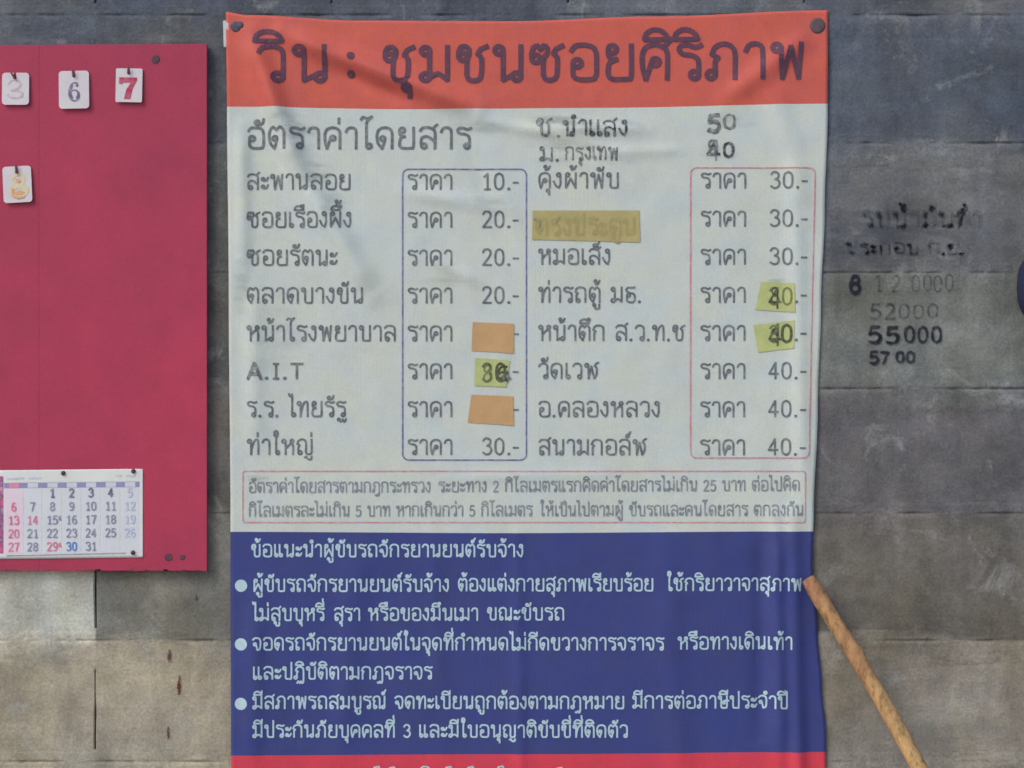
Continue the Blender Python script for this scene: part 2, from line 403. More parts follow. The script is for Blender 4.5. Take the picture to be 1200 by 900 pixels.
# mortar: each bed is an uneven skin that swells out of the joint and smears over the blocks
def bed(ri, v, st, seed):
    """horizontal bed between block rows ri and ri + 1; its tone melts into that of the blocks it covers"""
    up, dn = 15, 34
    V, F, C = [], [], []; nu = int((US[-1] - US[0]) / st); nv = 26 if st < 5 else 12
    for i in range(nu + 1):
        a = US[0] + (US[-1] - US[0]) * i / nu; ci = min(7, int((a - US[0]) / 277))
        ta, tb = BT[(ri, ci)], BT[(ri + 1, ci)]
        pale = 1.0 + .28 * max(-.6, noise.noise(Vector((a * .006, seed, 3)))) + .10
        n2 = noise.noise(Vector((a * .02, seed * 2, 8))) + .5 * noise.noise(Vector((a * .09, seed, 1)))
        for j in range(nv + 1):
            s = (j / nv) * 2 - 1; s = math.copysign(abs(s) ** 1.35, s); bb = s * (up if s < 0 else dn); R = up if s < 0 else dn
            q = noise.fractal(Vector((a * .012, bb * .03, seed)), 1.0, 2.0, 5) + .3 * noise.noise(Vector((a * .07, bb * .12, seed + 9)))
            w = max(0, min(1, 1.25 * (1 - abs(bb) / R) + .95 * q - .42)); w = w * w * (3 - 2 * w)
            t_ = ta if bb < -1.5 else tb if bb > 1.5 else tuple((x + y) / 2 for x, y in zip(ta, tb))
            mo = tuple((x * .5 + y * .5) * pale for x, y in zip(ta, tb))
            C.append(tuple(x * (1 - w) + y * w for x, y in zip(t_, mo)) + (1,))
            d = .0004 + .0016 * w * (.45 + q) - .0042 * math.exp(-(bb / 1.7) ** 2) * max(0, .35 + 1.3 * n2)
            if abs(s) > .62: d -= .0021 * ((abs(s) - .62) / .38) ** 2
            V.append(P(a, v + bb, min(d, .0022)))
    for i in range(nu):
        for j in range(nv):
            k = i * (nv + 1) + j; F.append((k, k + 1, k + nv + 2, k + nv + 1))
    o = mesh('mortar_bed', V, F, mortar_m, wall, smooth=True)
    at = o.data.color_attributes.new('tint', 'FLOAT_COLOR', 'POINT'); at.data.foreach_set('color', [x for c in C for x in c])
for r in range(1, len(VS) - 1):
    bed(r - 1, VS[r], 3.0 if 0 < VS[r] < 1000 else 8.0, 3.7 * r + 1)
# backing inside the joints
V, F = [], []
for (u, v) in ((US[0], VS[0]), (US[-1], VS[0]), (US[-1], VS[-1]), (US[0], VS[-1])): V.append(P(u, v, -.007))
for (u, v) in ((US[0], VS[0]), (US[-1], VS[0]), (US[-1], VS[-1]), (US[0], VS[-1])): V.append(P(u, v, -.085))
F = [(3, 2, 1, 0), (4, 5, 6, 7), (0, 1, 5, 4), (1, 2, 6, 5), (2, 3, 7, 6), (3, 0, 4, 7)]
o = mesh('mortar_core', V, F, core_m, wall)

# marks on the wall: faded marker figures, rust-red drips
def onwall(u, v, L): return P(u, v, .0019 + L)
mk_strong = wall_ink('marker_dark', A(44, 49, 58), .82)
mk_mid = wall_ink('marker_worn', A(52, 58, 66), .50)
mk_faint = wall_ink('marker_faint', A(54, 60, 68), .30)
mk_ghost = wall_ink('marker_ghost', A(52, 58, 70), .11)
for (txt, u0, u1, base, h, wd, m) in (
        ('รบน้ำมันท้า', 1012, 1150, 268, 17, 2.6, mk_ghost), ('ประกอบ ก.ย.', 990, 1132, 297, 12, 2.2, mk_ghost),
        ('รบน้ำมันท้า', 1010, 1153, 266, 19, 3.2, mk_ghost), ('ประกอบ ก.ย.', 992, 1129, 298, 13, 3.0, mk_ghost), ('8', 995, 1008, 343, 18, 3.0, mk_strong), ('55', 1017, 1056, 401, 17, 2.6, mk_mid),
        ('6', 994, 1009, 344, 21, 3.6, mk_strong), ('1 2 0000', 1024, 1118, 341, 19, 2.0, mk_faint),
        ('52', 1020, 1050, 374, 17, 2.6, mk_mid), ('000', 1052, 1100, 373, 16, 2.2, mk_faint),
        ('55', 1018, 1054, 402, 19, 3.9, mk_strong), ('000', 1060, 1104, 402, 18, 3.0, mk_strong),
        ('57', 1018, 1043, 426, 14, 3.2, mk_strong), ('00', 1049, 1072, 424, 12, 2.8, mk_strong)):
    text_mesh('marker_writing', txt, u0, u1, base, h, wd, m, onwall, .0, wall, jit=.35, wob=1.0)
rust = wall_ink('rust_drip', A(96, 50, 52), .85)
for (u, v0, v1, wd) in ((198.5, 762, 775, 3.4), (210, 792, 813, 3.2), (197, 852, 866, 2.0), (230, 697, 703, 1.4)):
    V, F = [], []
    q = [(u + random.uniform(-.6, .6) + (k % 2) * .5, v0 + (v1 - v0) * k / 6) for k in range(7)]
    ribbon(V, F, q, wd, onwall, 0, .4); mesh('paint_drip', V, F, rust, wall)

# ------------------------------------------------------------------ red notice board
board = thing('notice_board', 'flat magenta red painted board on the block wall left of the banner', 'notice board', P(-20, 668, .01))
bm_, t, b = new_mat('board_paint', .5, .35)
c = mix(t, 'MIX', ramp(t, nz(t, pos(t), 2.6, 4, .6), [(.35, g4(0)), (.7, g4(1))]), A(146, 50, 76), A(166, 54, 81))
c = mix(t, 'MULTIPLY', 1, c, ramp(t, nz(t, pos(t, (1, 1, .8)), 20, 6, .65), [(.3, g4(.93)), (.7, g4(1.06))]))
c = mix(t, 'MIX', ramp(t, nz(t, pos(t), 34, 8, .75), [(.62, g4(0)), (.82, g4(.45))]), c, A(128, 60, 78))
c = mix(t, 'MULTIPLY', 1, c, ramp(t, nz(t, pos(t), 380, 2), [(.3, g4(.94)), (.7, g4(1.06))]))
t.links.new(c, b.inputs['Base Color']); bump(t, b, nz(t, pos(t), 14, 4), .3, .003)
BF = .017
def wv(u): return 1.2 * noise.noise(Vector((u * .03, 2, 0)))
for (a, z) in ((-330, 47.95), (48.0, 243.8)):
    top = [(a + (z - a) * i / 14, 54.5 - (a + (z - a) * i / 14) * .006 + .5 * wv(a + (z - a) * i / 14)) for i in range(15)]
    bot = [(x, 668 + .8 * wv(x * 2 + 90)) for x, _ in top][::-1]
    V, F = [], []; slab(V, F, top + bot, P, .004, BF)
    # soften the front edge
    o = mesh('board_panel', V, F, bm_, board)
    bv = o.modifiers.new('edge', 'BEVEL'); bv.width = .0004; bv.segments = 2; bv.limit_method = 'ANGLE'; bv.angle_limit = math.radians(50)
def onboard(u, v, L): return P(u + 2, v, BF + L)
dirt = painted('dark_metal', A(84, 58, 70), .3, 60, .7)
for (u, v, r) in ((182, 71, 4.6), (197, 652, 4.2), (213, 652, 2.8)):
    V, F = [], []
    disc(V, F, u, v, r, onboard, .0012, 12, .12); k = len(V)
    disc(V, F, u, v, r * 1.15, onboard, .0001, 12, .05)
    for i in range(12): F.append((1 + i, 1 + (i + 1) % 12, k + 1 + (i + 1) % 12, k + 1 + i))
    mesh('nail_head', V, F, dirt, board)
# chipped, dark lower edge
chip = painted('chipped_wood', A(96, 66, 66), .3, 80, .9)
for i in range(16):
    u = random.uniform(5, 240); V, F = [], []
    disc(V, F, u, 667.2, random.uniform(1.2, 3.4), onboard, .0003, 9, .4, random.uniform(.6, 1.3)); mesh('paint_chip', V, F, chip, board)

# number tags hung on bent nails
card_m = painted('tag_plastic', A(190, 186, 192), .05, 30, .4, .05)
hook_m = painted('hook_metal', A(96, 78, 88), .2, 60, .5)
def tag(corners, hx, hy, hooktop, label, build):
    (u0, v0, u1, v1, tilt) = corners
    cu, cv = (u0 + u1) / 2, (v0 + v1) / 2
    root = thing('number_tag', label, 'number tag', P(cu, v1, BF + .002), 'number tags hung on the red board')
    ca, sa = math.cos(math.radians(tilt)), math.sin(math.radians(tilt))
    def fn(u, v, L):
        x, y = u - cu, v - cv; return P(2.4 + cu + x * ca - y * sa, cv + x * sa + y * ca, BF + .0022 + L + .00007 * (v - v0))
    pl = rrect(u0, v0, u1, v1, 4 if 'blocky' not in label else 1.5)
    # slot cut in from the top edge
    n = 6; i0 = len(pl)
    poly = pl + [(hx - 1.5, v0), (hx - 2.2, hy), (hx, hy + 2.2), (hx + 2.2, hy), (hx + 1.2, v0)]
    V, F = [], []; slab(V, F, poly, fn, 0, .0014)
    o = mesh('card', V, F, card_m, root)
    build(root, lambda u, v, L: fn(u, v, L + .0014))
    # nail belongs to the board
    V, F = [], []
    a = fn(hx, hy, -.003); b_ = fn(hx, hy, .006); c_ = fn(hooktop[0], hooktop[1], .0075)
    tube(V, F, [a, b_, (b_ + c_) / 2 + Vector((0, -.001, 0)), c_], .0016, 8); mesh('bent_nail', V, F, hook_m, board)
ink_navy = ink('ink_navy', A(92, 92, 122), .3, .6, A(190, 186, 192))
ink_red = ink('ink_red', A(160, 46, 78), .15, .6, A(190, 186, 192))
ink_ghost = ink('ink_ghost', A(172, 158, 166), .5, .6, A(190, 186, 192))
ink_or = ink('ink_orange', A(202, 150, 118), .4, .6, A(200, 180, 130)); ink_ye = ink('ink_yellow', A(196, 186, 138), .4, .6, A(190, 186, 192))
def t6(root, fn):
    V, F = [], []
    st, _ = strokes_of('6')
    q = [(79.0 + x * .25, 120.0 - y * .215) for x, y in st[0]]
    ribbon(V, F, q, 1.9, fn, .0003); n = len(q)
    ribbon(V, F, [(84.2, 102.5), (82.4, 107), (82.4, 112), (84.2, 117)], 3.8, fn, .0003)
    ribbon(V, F, [(92.0, 110.5), (91.8, 114), (90.4, 117)], 3.0, fn, .0003)
    disc(V, F, 90.6, 102.0, 2.0, fn, .0004, 10); mesh('numeral', V, F, ink_navy, root)
def t7(root, fn):
    V, F = [], []
    poly = [(139.5, 92.5), (160.5, 92.5), (160.5, 96), (155.5, 106), (153, 118), (145.5, 118), (148, 107), (153, 98.8), (144.5, 98.8), (143, 101), (139.5, 100)]
    slab(V, F, poly, fn, .0001, .0004); mesh('numeral', V, F, ink_red, root)
def t5(root, fn):
    V, F = [], []
    ribbon(V, F, [(10, 101), (13, 97), (18, 95.5), (23, 97), (25, 101), (22, 105), (14, 108)], 2.2, fn, .0003, .3)
    ribbon(V, F, [(14, 108), (22, 108), (27, 111), (26, 115), (20, 117), (13, 116), (10, 113)], 2.6, fn, .0003, .3)
    mesh('numeral', V, F, ink_ghost, root)
def t8(root, fn):
    V, F = [], []
    for k in range(1): ribbon(V, F, [(22 + 7 * math.cos(a / 2), 212 + 6 * math.sin(a / 2)) for a in range(13)], 3.6, fn, .0003, .2)
    ribbon(V, F, [(23 + 8.5 * math.cos(a / 2), 225 + 5.5 * math.sin(a / 2)) for a in range(13)], 5, fn, .0004, .2)
    mesh('numeral', V, F, ink_ye, root)
    V, F = [], []; disc(V, F, 23, 227, 5.5, fn, .0011, 12, .2, 2.6); disc(V, F, 22, 213, 3, fn, .0011, 12, .2, 2.4)
    ribbon(V, F, [(15, 222), (15, 230), (21, 233), (28, 232)], 2.4, fn, .0012, .3)
    mesh('numeral_fill', V, F, ink_or, root)
tag((3, 87, 34.5, 124.5, 0), 18, 93.5, (14.5, 87.5), 'white number tag left of the 6 with its faded numeral nearly gone', t5)
tag((69.3, 84.8, 104.5, 129, -1.0), 87, 91, (86, 84), 'largest white tag, with a dark blue numeral 6, between the faded tag and the 7', t6)
tag((135.6, 82, 166.5, 121.5, 0.8), 150.5, 87.5, (150.2, 80.5), 'blocky white tag with a bold red numeral 7', t7)
tag((4.2, 196, 37.6, 238.5, -3), 21, 204, (20.6, 194), 'white number tag with a yellow and orange 8 hanging alone below the others', t8)

# calendar sheet pinned to the board
cal = thing('wall_calendar', 'white month calendar sheet of numbered days pinned low on the red board', 'calendar', P(80, 653, BF))
def oncal(u, v, L): return P(u + 2.0, v + (167 - u) * .010, BF + .0012 + L + .0006 * noise.noise(Vector((u * .03, v * .03, 4))))
V, F = [], []; nu, nv = 60, 28
for j in range(nv + 1):
    for i in range(nu + 1): V.append(oncal(-110 + 277.5 * i / nu, 549 + 103.5 * j / nv, 0))
for j in range(nv):
    for i in range(nu): k = j * (nu + 1) + i; F.append((k, k + nu + 1, k + nu + 2, k + 1))
paper = painted('calendar_paper', A(200, 202, 214), .03, 20, .55, .05)
o = mesh('sheet', V, F, paper, cal, smooth=True); sm = o.modifiers.new('thick', 'SOLIDIFY'); sm.thickness = .0004; sm.offset = -1
def quadpatch(name, u0, v0, u1, v1, m, fn, lift, parent):
    V, F = [], []; nu = max(1, int((u1 - u0) / 5)); nv = max(1, int((v1 - v0) / 5))
    for j in range(nv + 1):
        for i in range(nu + 1): V.append(fn(u0 + (u1 - u0) * i / nu, v0 + (v1 - v0) * j / nv, lift))
    for j in range(nv):
        for i in range(nu): k = j * (nu + 1) + i; F.append((k, k + nu + 1, k + nu + 2, k + 1))
    return mesh(name, V, F, m, parent)
edge_m = painted('paper_border', A(206, 200, 204), .03, 20)
quadpatch('sheet_border', 163.2, 551, 166.8, 651, edge_m, oncal, .0003, cal)
quadpatch('heading_strip', 4, 550, 163, 563.5, painted('heading_paper', A(198, 203, 200), .03, 20), oncal, .0003, cal)
pinkc = painted('sunday_column', A(212, 190, 206), .03, 20); palec = painted('weekday_column', A(190, 196, 216), .03, 20)
band_d = painted('band_violet', A(132, 132, 172), .08, 60); band_l = painted('band_pale', A(186, 190, 222), .05, 60); band_p = painted('band_pink', A(200, 130, 160), .08, 60)
XC = [17, 39, 62, 84.5, 107, 130, 152.5]
for i, x in enumerate(XC):
    quadpatch('day_column', x - 10.6, 571, x + 10.6, 646.5, pinkc if i == 0 else palec, oncal, .0003, cal)
    quadpatch('weekday_label', x - 6, 564.3, x + 6, 569.8, band_p if i == 0 else band_l, oncal, .0006, cal)
quadpatch('weekday_band', 5.5, 564, 163.5, 570, band_d, oncal, .0004, cal)
pic_m, t, b = new_mat('calendar_picture', .5)
t.links.new(ramp(t, nz(t, pos(t), 60, 4), [(.3, A(90, 70, 110)), (.45, A(190, 90, 130)), (.55, A(110, 80, 120)), (.7, A(200, 150, 170))]), b.inputs['Base Color'])
quadpatch('picture', -106, 556, 4.6, 646, pic_m, oncal, .0004, cal)
num_grey = ink('number_grey', A(122, 126, 146), .25, .6, A(190, 196, 216)); num_dark = ink('number_dark', A(100, 100, 122), .2, .6, A(190, 196, 216))
num_pink = ink('number_pink', A(196, 104, 130), .3, .6, A(212, 190, 206)); num_blue = ink('number_blue', A(76, 118, 180), .2, .6, A(190, 196, 216))
num_pale = ink('number_pale', A(172, 178, 202), .4, .6, A(190, 196, 216))
for d in range(1, 32):
    i = (d + 1) % 7; r = (d + 1) // 7; x = XC[i]; bs = 581 + 15.6 * r
    m = num_pink if i == 0 or d in (14, 29) else num_blue if d == 30 else num_pale if i == 6 else num_dark if r == 0 else num_grey
    hw = 3.0 if d < 10 else 6.3
    text_mesh('day_number', str(d), x - hw, x + hw, bs, 9.4, 1.6 if r else 2.0, m, oncal, .0009, cal)
    if d in (15, 29): text_mesh('day_note', '6', x + 7.2, x + 10, bs - 4.5, 4.5, 1.1, m, oncal, .0009, cal)
V, F = [], []; ribbon(V, F, [(8, 648.7), (147, 647.3)], 1.0, oncal, .0006); mesh('rule_line', V, F, num_grey, cal)
V, F = [], []
for (a, z) in ((8, 30), (35, 50)): ribbon(V, F, [(a + k, 558.6 + random.uniform(-.8, .8)) for k in range(0, z - a, 2)], 1.8, oncal, .0006, .4)
for (a, z) in ((136, 143), (148, 160)): ribbon(V, F, [(a + k, 557 + random.uniform(-.8, .8)) for k in range(0, z - a, 2)], 1.8, oncal, .0006, .4)
mesh('heading_print', V, F, num_pale, cal)['kind'] = 'stuff'
pin_m = painted('pin_metal', A(70, 58, 62), .25, 80, .35)
def pin(name, u, v, r, fn, h, m, parent, n=12):
    V, F = [], []
    for (rr, hh) in ((1.0, 0), (1.0, .45), (.78, .85), (.4, 1.0)):
        for i in range(n):
            a = 2 * math.pi * i / n; V.append(fn(u + r * rr * math.cos(a), v + r * rr * math.sin(a), h * hh + .0001))
    for k in range(3):
        for i in range(n): j = (i + 1) % n; F.append((k * n + i, k * n + j, (k + 1) * n + j, (k + 1) * n + i))
    F.append(tuple(3 * n + i for i in range(n)))
    return mesh(name, V, F, m, parent, smooth=True)
for (u, v) in ((74.5, 553), (156.3, 551.5), (155.8, 646.6)): pin('push_pin', u, v, 2.7, oncal, .004, pin_m, cal)

# ------------------------------------------------------------------ banner
def lerp_tab(tab, x):
    if x <= tab[0][0]: return tab[0][1]
    for (a, p), (b, q) in zip(tab, tab[1:]):
        if x <= b:
            k = (x - a) / (b - a); k = k * k * (3 - 2 * k); return p + (q - p) * k
    return tab[-1][1]
LEFT = [(15, 265), (130, 266.5), (350, 268.5), (620, 270.5), (900, 271.5), (1060, 271)]
RIGHT = [(13, 970), (130, 969.5), (250, 966), (350, 962), (480, 958), (600, 953), (660, 951), (740, 957), (800, 962), (860, 967), (1060, 970)]
TOP = [(265, 14.5), (290, 18), (420, 24.5), (600, 25.5), (760, 20), (970, 12.5)]
ROWS = [TOP, [(266, 125.5), (480, 128.5), (700, 127), (970, 122)], [(270, 623), (600, 624.5), (953, 622.5)], [(271, 884.5), (600, 883), (967, 880.5)], [(271, 1052), (600, 1060), (970, 1054)]]
# each fold: line (u0,v0)-(u1,v1), width px, height m (the slope on its sides is what catches the light)
FOLDS = [((292, 40), (352, 205), 13, .0110), ((352, 205), (438, 345), 15, .0085), ((330, 40), (560, 128), 12, .0095), ((400, 85), (470, 118), 8, -.0035),
         ((283, 150), (286, 330), 9, .0038), ((297, 330), (300, 520), 12, .0030), ((560, 140), (680, 165), 7, .0026), ((620, 150), (760, 152), 7, .0030),
         ((470, 225), (600, 245), 9, .0026), ((500, 300), (560, 330), 8, .0022), ((700, 180), (800, 176), 6, .0016), ((850, 118), (955, 34), 12, .0046),
         ((905, 100), (948, 250), 14, .0030), ((908, 605), (914, 900), 10, .0058), ((928, 600), (938, 1040), 9, .0066), ((893, 640), (890, 860), 10, -.0030),
         ((606, 625), (612, 1040), 8, .0022), ((420, 640), (400, 880), 16, .0024), ((780, 640), (800, 1000), 16, .0024), ((505, 620), (515, 800), 10, .0014),
         ((930, 200), (942, 600), 11, .0034), ((520, 560), (720, 556), 7, .0012), ((540, 150), (600, 300), 10, -.0020), ((300, 700), (296, 900), 12, .0028)]
def height(u, v):
    h = .0058
    for (a, b, wd, am) in FOLDS:
        dx, dy = b[0] - a[0], b[1] - a[1]; L2 = dx * dx + dy * dy
        k = ((u - a[0]) * dx + (v - a[1]) * dy) / L2
        kk = max(0, min(1, k)); px, py = a[0] + dx * kk, a[1] + dy * kk
        d2 = (u - px) ** 2 + (v - py) ** 2
        if d2 < 9 * wd * wd:
            wob = 1 + .35 * noise.noise(Vector((u * .02, v * .02, am * 900)))
            h += 1.45 * am * wob * math.exp(-d2 / (wd * wd)) * min(1, .35 + 1.3 * math.sin(math.pi * max(0.02, min(.98, kk))))
    h += .0022 * noise.noise(Vector((u * .006, v * .005, 1.5))) + .0008 * noise.noise(Vector((u * .022, v * .018, 7.1)))
    h += .00035 * noise.noise(Vector((u * .06, v * .05, 3.3)))
    # held down at its two top corners, free below
    for (a, b) in ((272, 31), (957, 31)):
        q = math.exp(-((u - a) ** 2 + (v - b) ** 2) / 900); h = h * (1 - .75 * q) + .003 * .75 * q
    h += max(0, v - 700) * 1.2e-5
    return max(.0026, h)
def B(u, v, L=0.0): return P(u, v, height(u, v) + L)
banner = thing('fare_banner', 'creased vinyl taxi fare banner with orange heading, white price table and blue rules panel', 'banner', P(618, 1056, .005))
v_or = vinyl('vinyl_orange', A(183, 88, 78), .10); v_wh = vinyl('vinyl_white', A(179, 189, 186), .06)
v_bl = vinyl('vinyl_blue', A(54, 63, 119), .10); v_rd = vinyl('vinyl_red', A(190, 60, 78), .10)
NU = 190; NR = [30, 130, 70, 36]; V, F, MI = [], [], []
row = 0
for s, nr in enumerate(NR):
    for j in range(nr + (1 if s == 3 else 0)):
        q = j / nr
        for i in range(NU + 1):
            f = i / NU; u = 265 + 705 * f; v = lerp_tab(ROWS[s], u) * (1 - q) + lerp_tab(ROWS[s + 1], u) * q
            uu = lerp_tab(LEFT, v) * (1 - f) + lerp_tab(RIGHT, v) * f
            V.append(B(uu, v))
tot = sum(NR); acc = [sum(NR[:k + 1]) for k in range(4)]
for r in range(tot):
    s = next(k for k in range(4) if r < acc[k])
    for i in range(NU): k = r * (NU + 1) + i; F.append((k, k + NU + 1, k + NU + 2, k + 1)); MI.append(s)
o = mesh('vinyl_sheet', V, F, [v_or, v_wh, v_bl, v_rd], banner, MI, True)
sm = o.modifiers.new('thick', 'SOLIDIFY'); sm.thickness = .0005; sm.offset = -1

i_head = ink('print_heading', A(78, 60, 78), .2, .6, A(150, 70, 78)); i_body = ink('print_body', A(90, 97, 103), .2, .6)
i_small = ink('print_small', A(112, 120, 128), .25, .6); i_white = ink('print_white', A(164, 190, 200), .16, .6, A(120, 135, 170))
i_blue = ink('rule_blue', A(92, 94, 142), .3, .6); i_red = ink('rule_red', A(182, 116, 130), .35, .6)
pencil = ink('pen_dark', A(58, 64, 70), .35, .6); pencil2 = ink('pen_worn', A(88, 92, 94), .4, .6)
def line(txt, u0, u1, base, h, wd, m, slope=0.0, lift=.0005, **k):
    return text_mesh('lettering', txt, u0, u1, base, h, wd, m, B, lift, banner, slope, **k)
# heading
line('วิน', 302, 388, 95.5, 41, 5.7, i_head, lift=.0011)
line(':', 403, 426, 94.5, 35, 5.0, i_head, lift=.0011)
line('ชุมชนซอยศิริภาพ', 449, 944, 96.5, 41, 5.7, i_head, -.009, lift=.0011)
line('อัตราค่าโดยสาร', 290, 553, 174.5, 24.5, 3.4, i_body)
# price rows
line('A', 290, 309, 444, 18.5, 3.4, pencil2, lift=.0011, jit=.2)
LT = [('สะพานลอย', 412), ('ซอยเรืองผึ้ง', 413), ('ซอยรัตนะ', 396), ('ตลาดบางขัน', 427), ('หน้าโรงพยาบาล', 465), ('A.I.T', 357), ('ร.ร. ไทยรัฐ', 407), ('ท่าใหญ่', 368)]
RT = [('คุ้งผ้าพับ', 726), None, ('หมอเส็ง', 716), ('ท่ารถตู้ มธ.', 752), ('หน้าตึก ส.ว.ท.ช', 803), ('วัดเวฬ', 702), ('อ.คลองหลวง', 774), ('สนามกอล์ฬ', 758)]
LN = ['10', '20', '20', '20', None, '*', None, '30']; RN = ['30', '30', '30', '*', '*', '40', '40', '40']
for k in range(8):
    bl = 222.3 + 44.3 * k; br = 220.6 + 44.6 * k
    line(LT[k][0], 290, LT[k][1], bl, 17.6, 2.45 if k != 5 else 2.9, i_body)
    line('ราคา', 478, 531, bl, 17.2, 2.4, i_body)
    if RT[k]: line(RT[k][0], 631, RT[k][1], br, 17.6, 2.45, i_body)
    line('ราคา', 821 - .1 * k, 875 - .2 * k, br, 17.2, 2.4, i_body)
    if LN[k] and LN[k] != '*': line(LN[k], 565, 592, bl, 18.6, 2.5, i_body); line('.', 594, 600, bl, 18, 2.4, i_body)
    line('-', 601, 609, bl, 18.6, 2.3, i_body)
    x0 = 902 - .35 * k
    if RN[k] != '*': line(RN[k], x0, x0 + 28, br, 18.6, 2.5, i_body)
    line('.', x0 + 30, x0 + 35, br, 18, 2.4, i_body); line('-', x0 + 37, x0 + 45, br, 18.6, 2.3, i_body)
def frame(poly, wd, m):
    V, F = [], []; ribbon(V, F, outline(poly), wd, B, .0005, 0, True); return mesh('printed_frame', V, F, m, banner)
frame(rrect(472, 198.8, 616.8, 539, 7), 1.7, i_blue)
p = rrect(809, 197, 955, 536.5, 7); frame([(u - (v - 197) * .022 * (u - 809) / 146, v) for (u, v) in p], 1.6, i_red)
p = rrect(285, 552, 943, 612, 3); frame(p, 1.3, i_red)
# small print
line('อัตราค่าโดยสารตามกฎกระทรวง', 292, 505, 577, 12, 1.75, i_small, -.002); line('ระยะทาง 2 กิโลเมตรแรกคิดค่าโดยสารไม่เกิน 25 บาท ต่อไปคิด', 514, 937, 576.3, 12, 1.75, i_small, -.004)
line('กิโลเมตรละไม่เกิน 5 บาท หากเกินกว่า 5 กิโลเมตร', 292, 624, 605, 12, 1.75, i_small, -.002); line('ให้เป็นไปตามผู้ ขับรถและคนโดยสาร ตกลงกัน', 633, 941, 604.4, 12, 1.75, i_small, -.002)
# rules on blue
BL = [('ข้อแนะนำผู้ขับรถจักรยานยนต์รับจ้าง', 295, 614, 652), ('ผู้ขับรถจักรยานยนต์รับจ้าง', 297, 527, 692.5), ('ต้องแต่งกายสุภาพเรียบร้อย', 537, 766, 692), ('ใช้กริยาวาจาสุภาพ', 781, 939, 691.5),
      ('ไม่สูบบุหรี่', 297, 381, 726.5), ('สุรา', 392, 423, 726.5), ('หรือของมึนเมา', 432, 561, 726.5), ('ขณะขับรถ', 571, 662, 726),
      ('จอดรถจักรยานยนต์ในจุดที่กำหนดไม่กีดขวางการจราจร', 297, 778, 761), ('หรือทางเดินเท้า', 794, 928, 760), ('และปฏิบัติตามกฎจราจร', 297, 507, 795),
      ('มีสภาพรถสมบูรณ์', 297, 453, 829.5), ('จดทะเบียนถูกต้องตามกฎหมาย', 463, 732, 829.5), ('มีการต่อภาษีประจำปี', 741, 923, 829),
      ('มีประกันภัยบุคคลที่ 3', 297, 482, 863), ('และมีใบอนุญาติขับขี่ที่ติดตัว', 491, 736, 863)]
for (s, a, z, bs) in BL: line(s, a, z, bs, 14.2, 2.05, i_white)
for v in (686, 754.5, 824):
    V, F = [], []; disc(V, F, 283, v, 7.2, B, .0005, 24); mesh('bullet_dot', V, F, i_white, banner)
V, F = [], []
for (u, v) in ((441, 898), (459, 898.5), (525, 898), (551, 898), (586, 897.5), (655, 899)): ribbon(V, F, [(u - 3, v + 4), (u - 2, v + .5), (u + 3, v - .5), (u + 5, v + 3)], 1.8, B, .0005)
ribbon(V, F, [(494, 899), (496, 897.5), (500, 897.5), (503, 899)], 1.8, B, .0005); mesh('lettering', V, F, i_white, banner)['kind'] = 'stuff'
# tape patches
def patch(poly, m, label, lift=.0009, nm='tape_patch'):
    V, F = [], []; n = 10; (a, b, c, d) = poly
    for L in (lift, lift - .0003):
        for j in range(n + 1):
            for i in range(n + 1):
                f, q = i / n, j / n
                u = (a[0] * (1-f) + b[0] * f) * (1-q) + (d[0] * (1-f) + c[0] * f) * q; v = (a[1] * (1-f) + b[1] * f) * (1-q) + (d[1] * (1-f) + c[1] * f) * q
                V.append(B(u, v, L + (.0002 + .00025 * (noise.noise(Vector((u * .1, v * .1, 2))) + .5 * noise.noise(Vector((u * .3, v * .25, 5)))) + .0016 * max(0, f + q - 1.55) ** 1.5 + .0012 * max(0, q - f - .7) ** 1.5)))
    for s in (0, 1):
        for j in range(n):
            for i in range(n): k = s * (n+1) ** 2 + j * (n + 1) + i; q = (k, k + n + 1, k + n + 2, k + 1); F.append(q if s == 0 else q[::-1])
    o = mesh(nm, V, F, m, banner); o['label'] = label; return o
tp_o = painted('tape_tan', A(174, 142, 102), .07, 25, .5); tp_y = painted('tape_olive', A(158, 150, 104), .12, 30, .5); tp_g = painted('tape_green', A(164, 173, 116), .12, 30, .5)
patch([(624, 247), (749, 247), (750, 284), (623.5, 281)], tp_y, 'long olive yellow tape strip over a ghosted place name')
patch([(554, 377.5), (602.5, 379.5), (602, 414), (552.5, 411)], tp_o, 'tan tape square over the hospital price')
patch([(552.5, 462.5), (601.5, 464.5), (602, 498.5), (548, 495)], tp_o, 'tan tape square over the school price')
patch([(557, 419.5), (598, 422.5), (593, 453.5), (556, 452)], tp_g, 'yellow green tape under the inked 30')
patch([(891.5, 330.5), (930.5, 332), (931, 366), (884.5, 363)], tp_g, 'upper yellow green tape in the right price box')
patch([(882.5, 381), (930.5, 375.5), (929.5, 408), (888, 413)], tp_g, 'lower yellow green tape in the right price box')
gh = ink('ghost_print', A(146, 136, 92), .5, .6, A(158, 150, 104)); gh2 = ink('ghost_mark', A(112, 112, 88), .6, .6, A(168, 160, 112))
line('ตรงประตูน', 628, 746, 276, 19, 2.6, gh, lift=.0013, jit=.5, wob=.8)
V, F = [], []; ribbon(V, F, [(627, 257), (633, 262), (632, 269), (636, 264), (635, 271)], 3.2, B, .0015, .4); ribbon(V, F, [(652, 262), (654, 256), (656, 254)], 1.8, B, .0015, .3); mesh('pen_mark', V, F, gh2, banner)
bp = ink('price_overwrite', A(62, 68, 58), .35, .6, A(140, 150, 105)); bq = ink('price_under', A(98, 108, 72), .3, .6, A(140, 150, 105))
line('3', 565, 577.5, 447, 20.5, 3.0, bp, lift=.0013); line('8', 566, 578, 447, 19, 1.8, bq, lift=.0014)
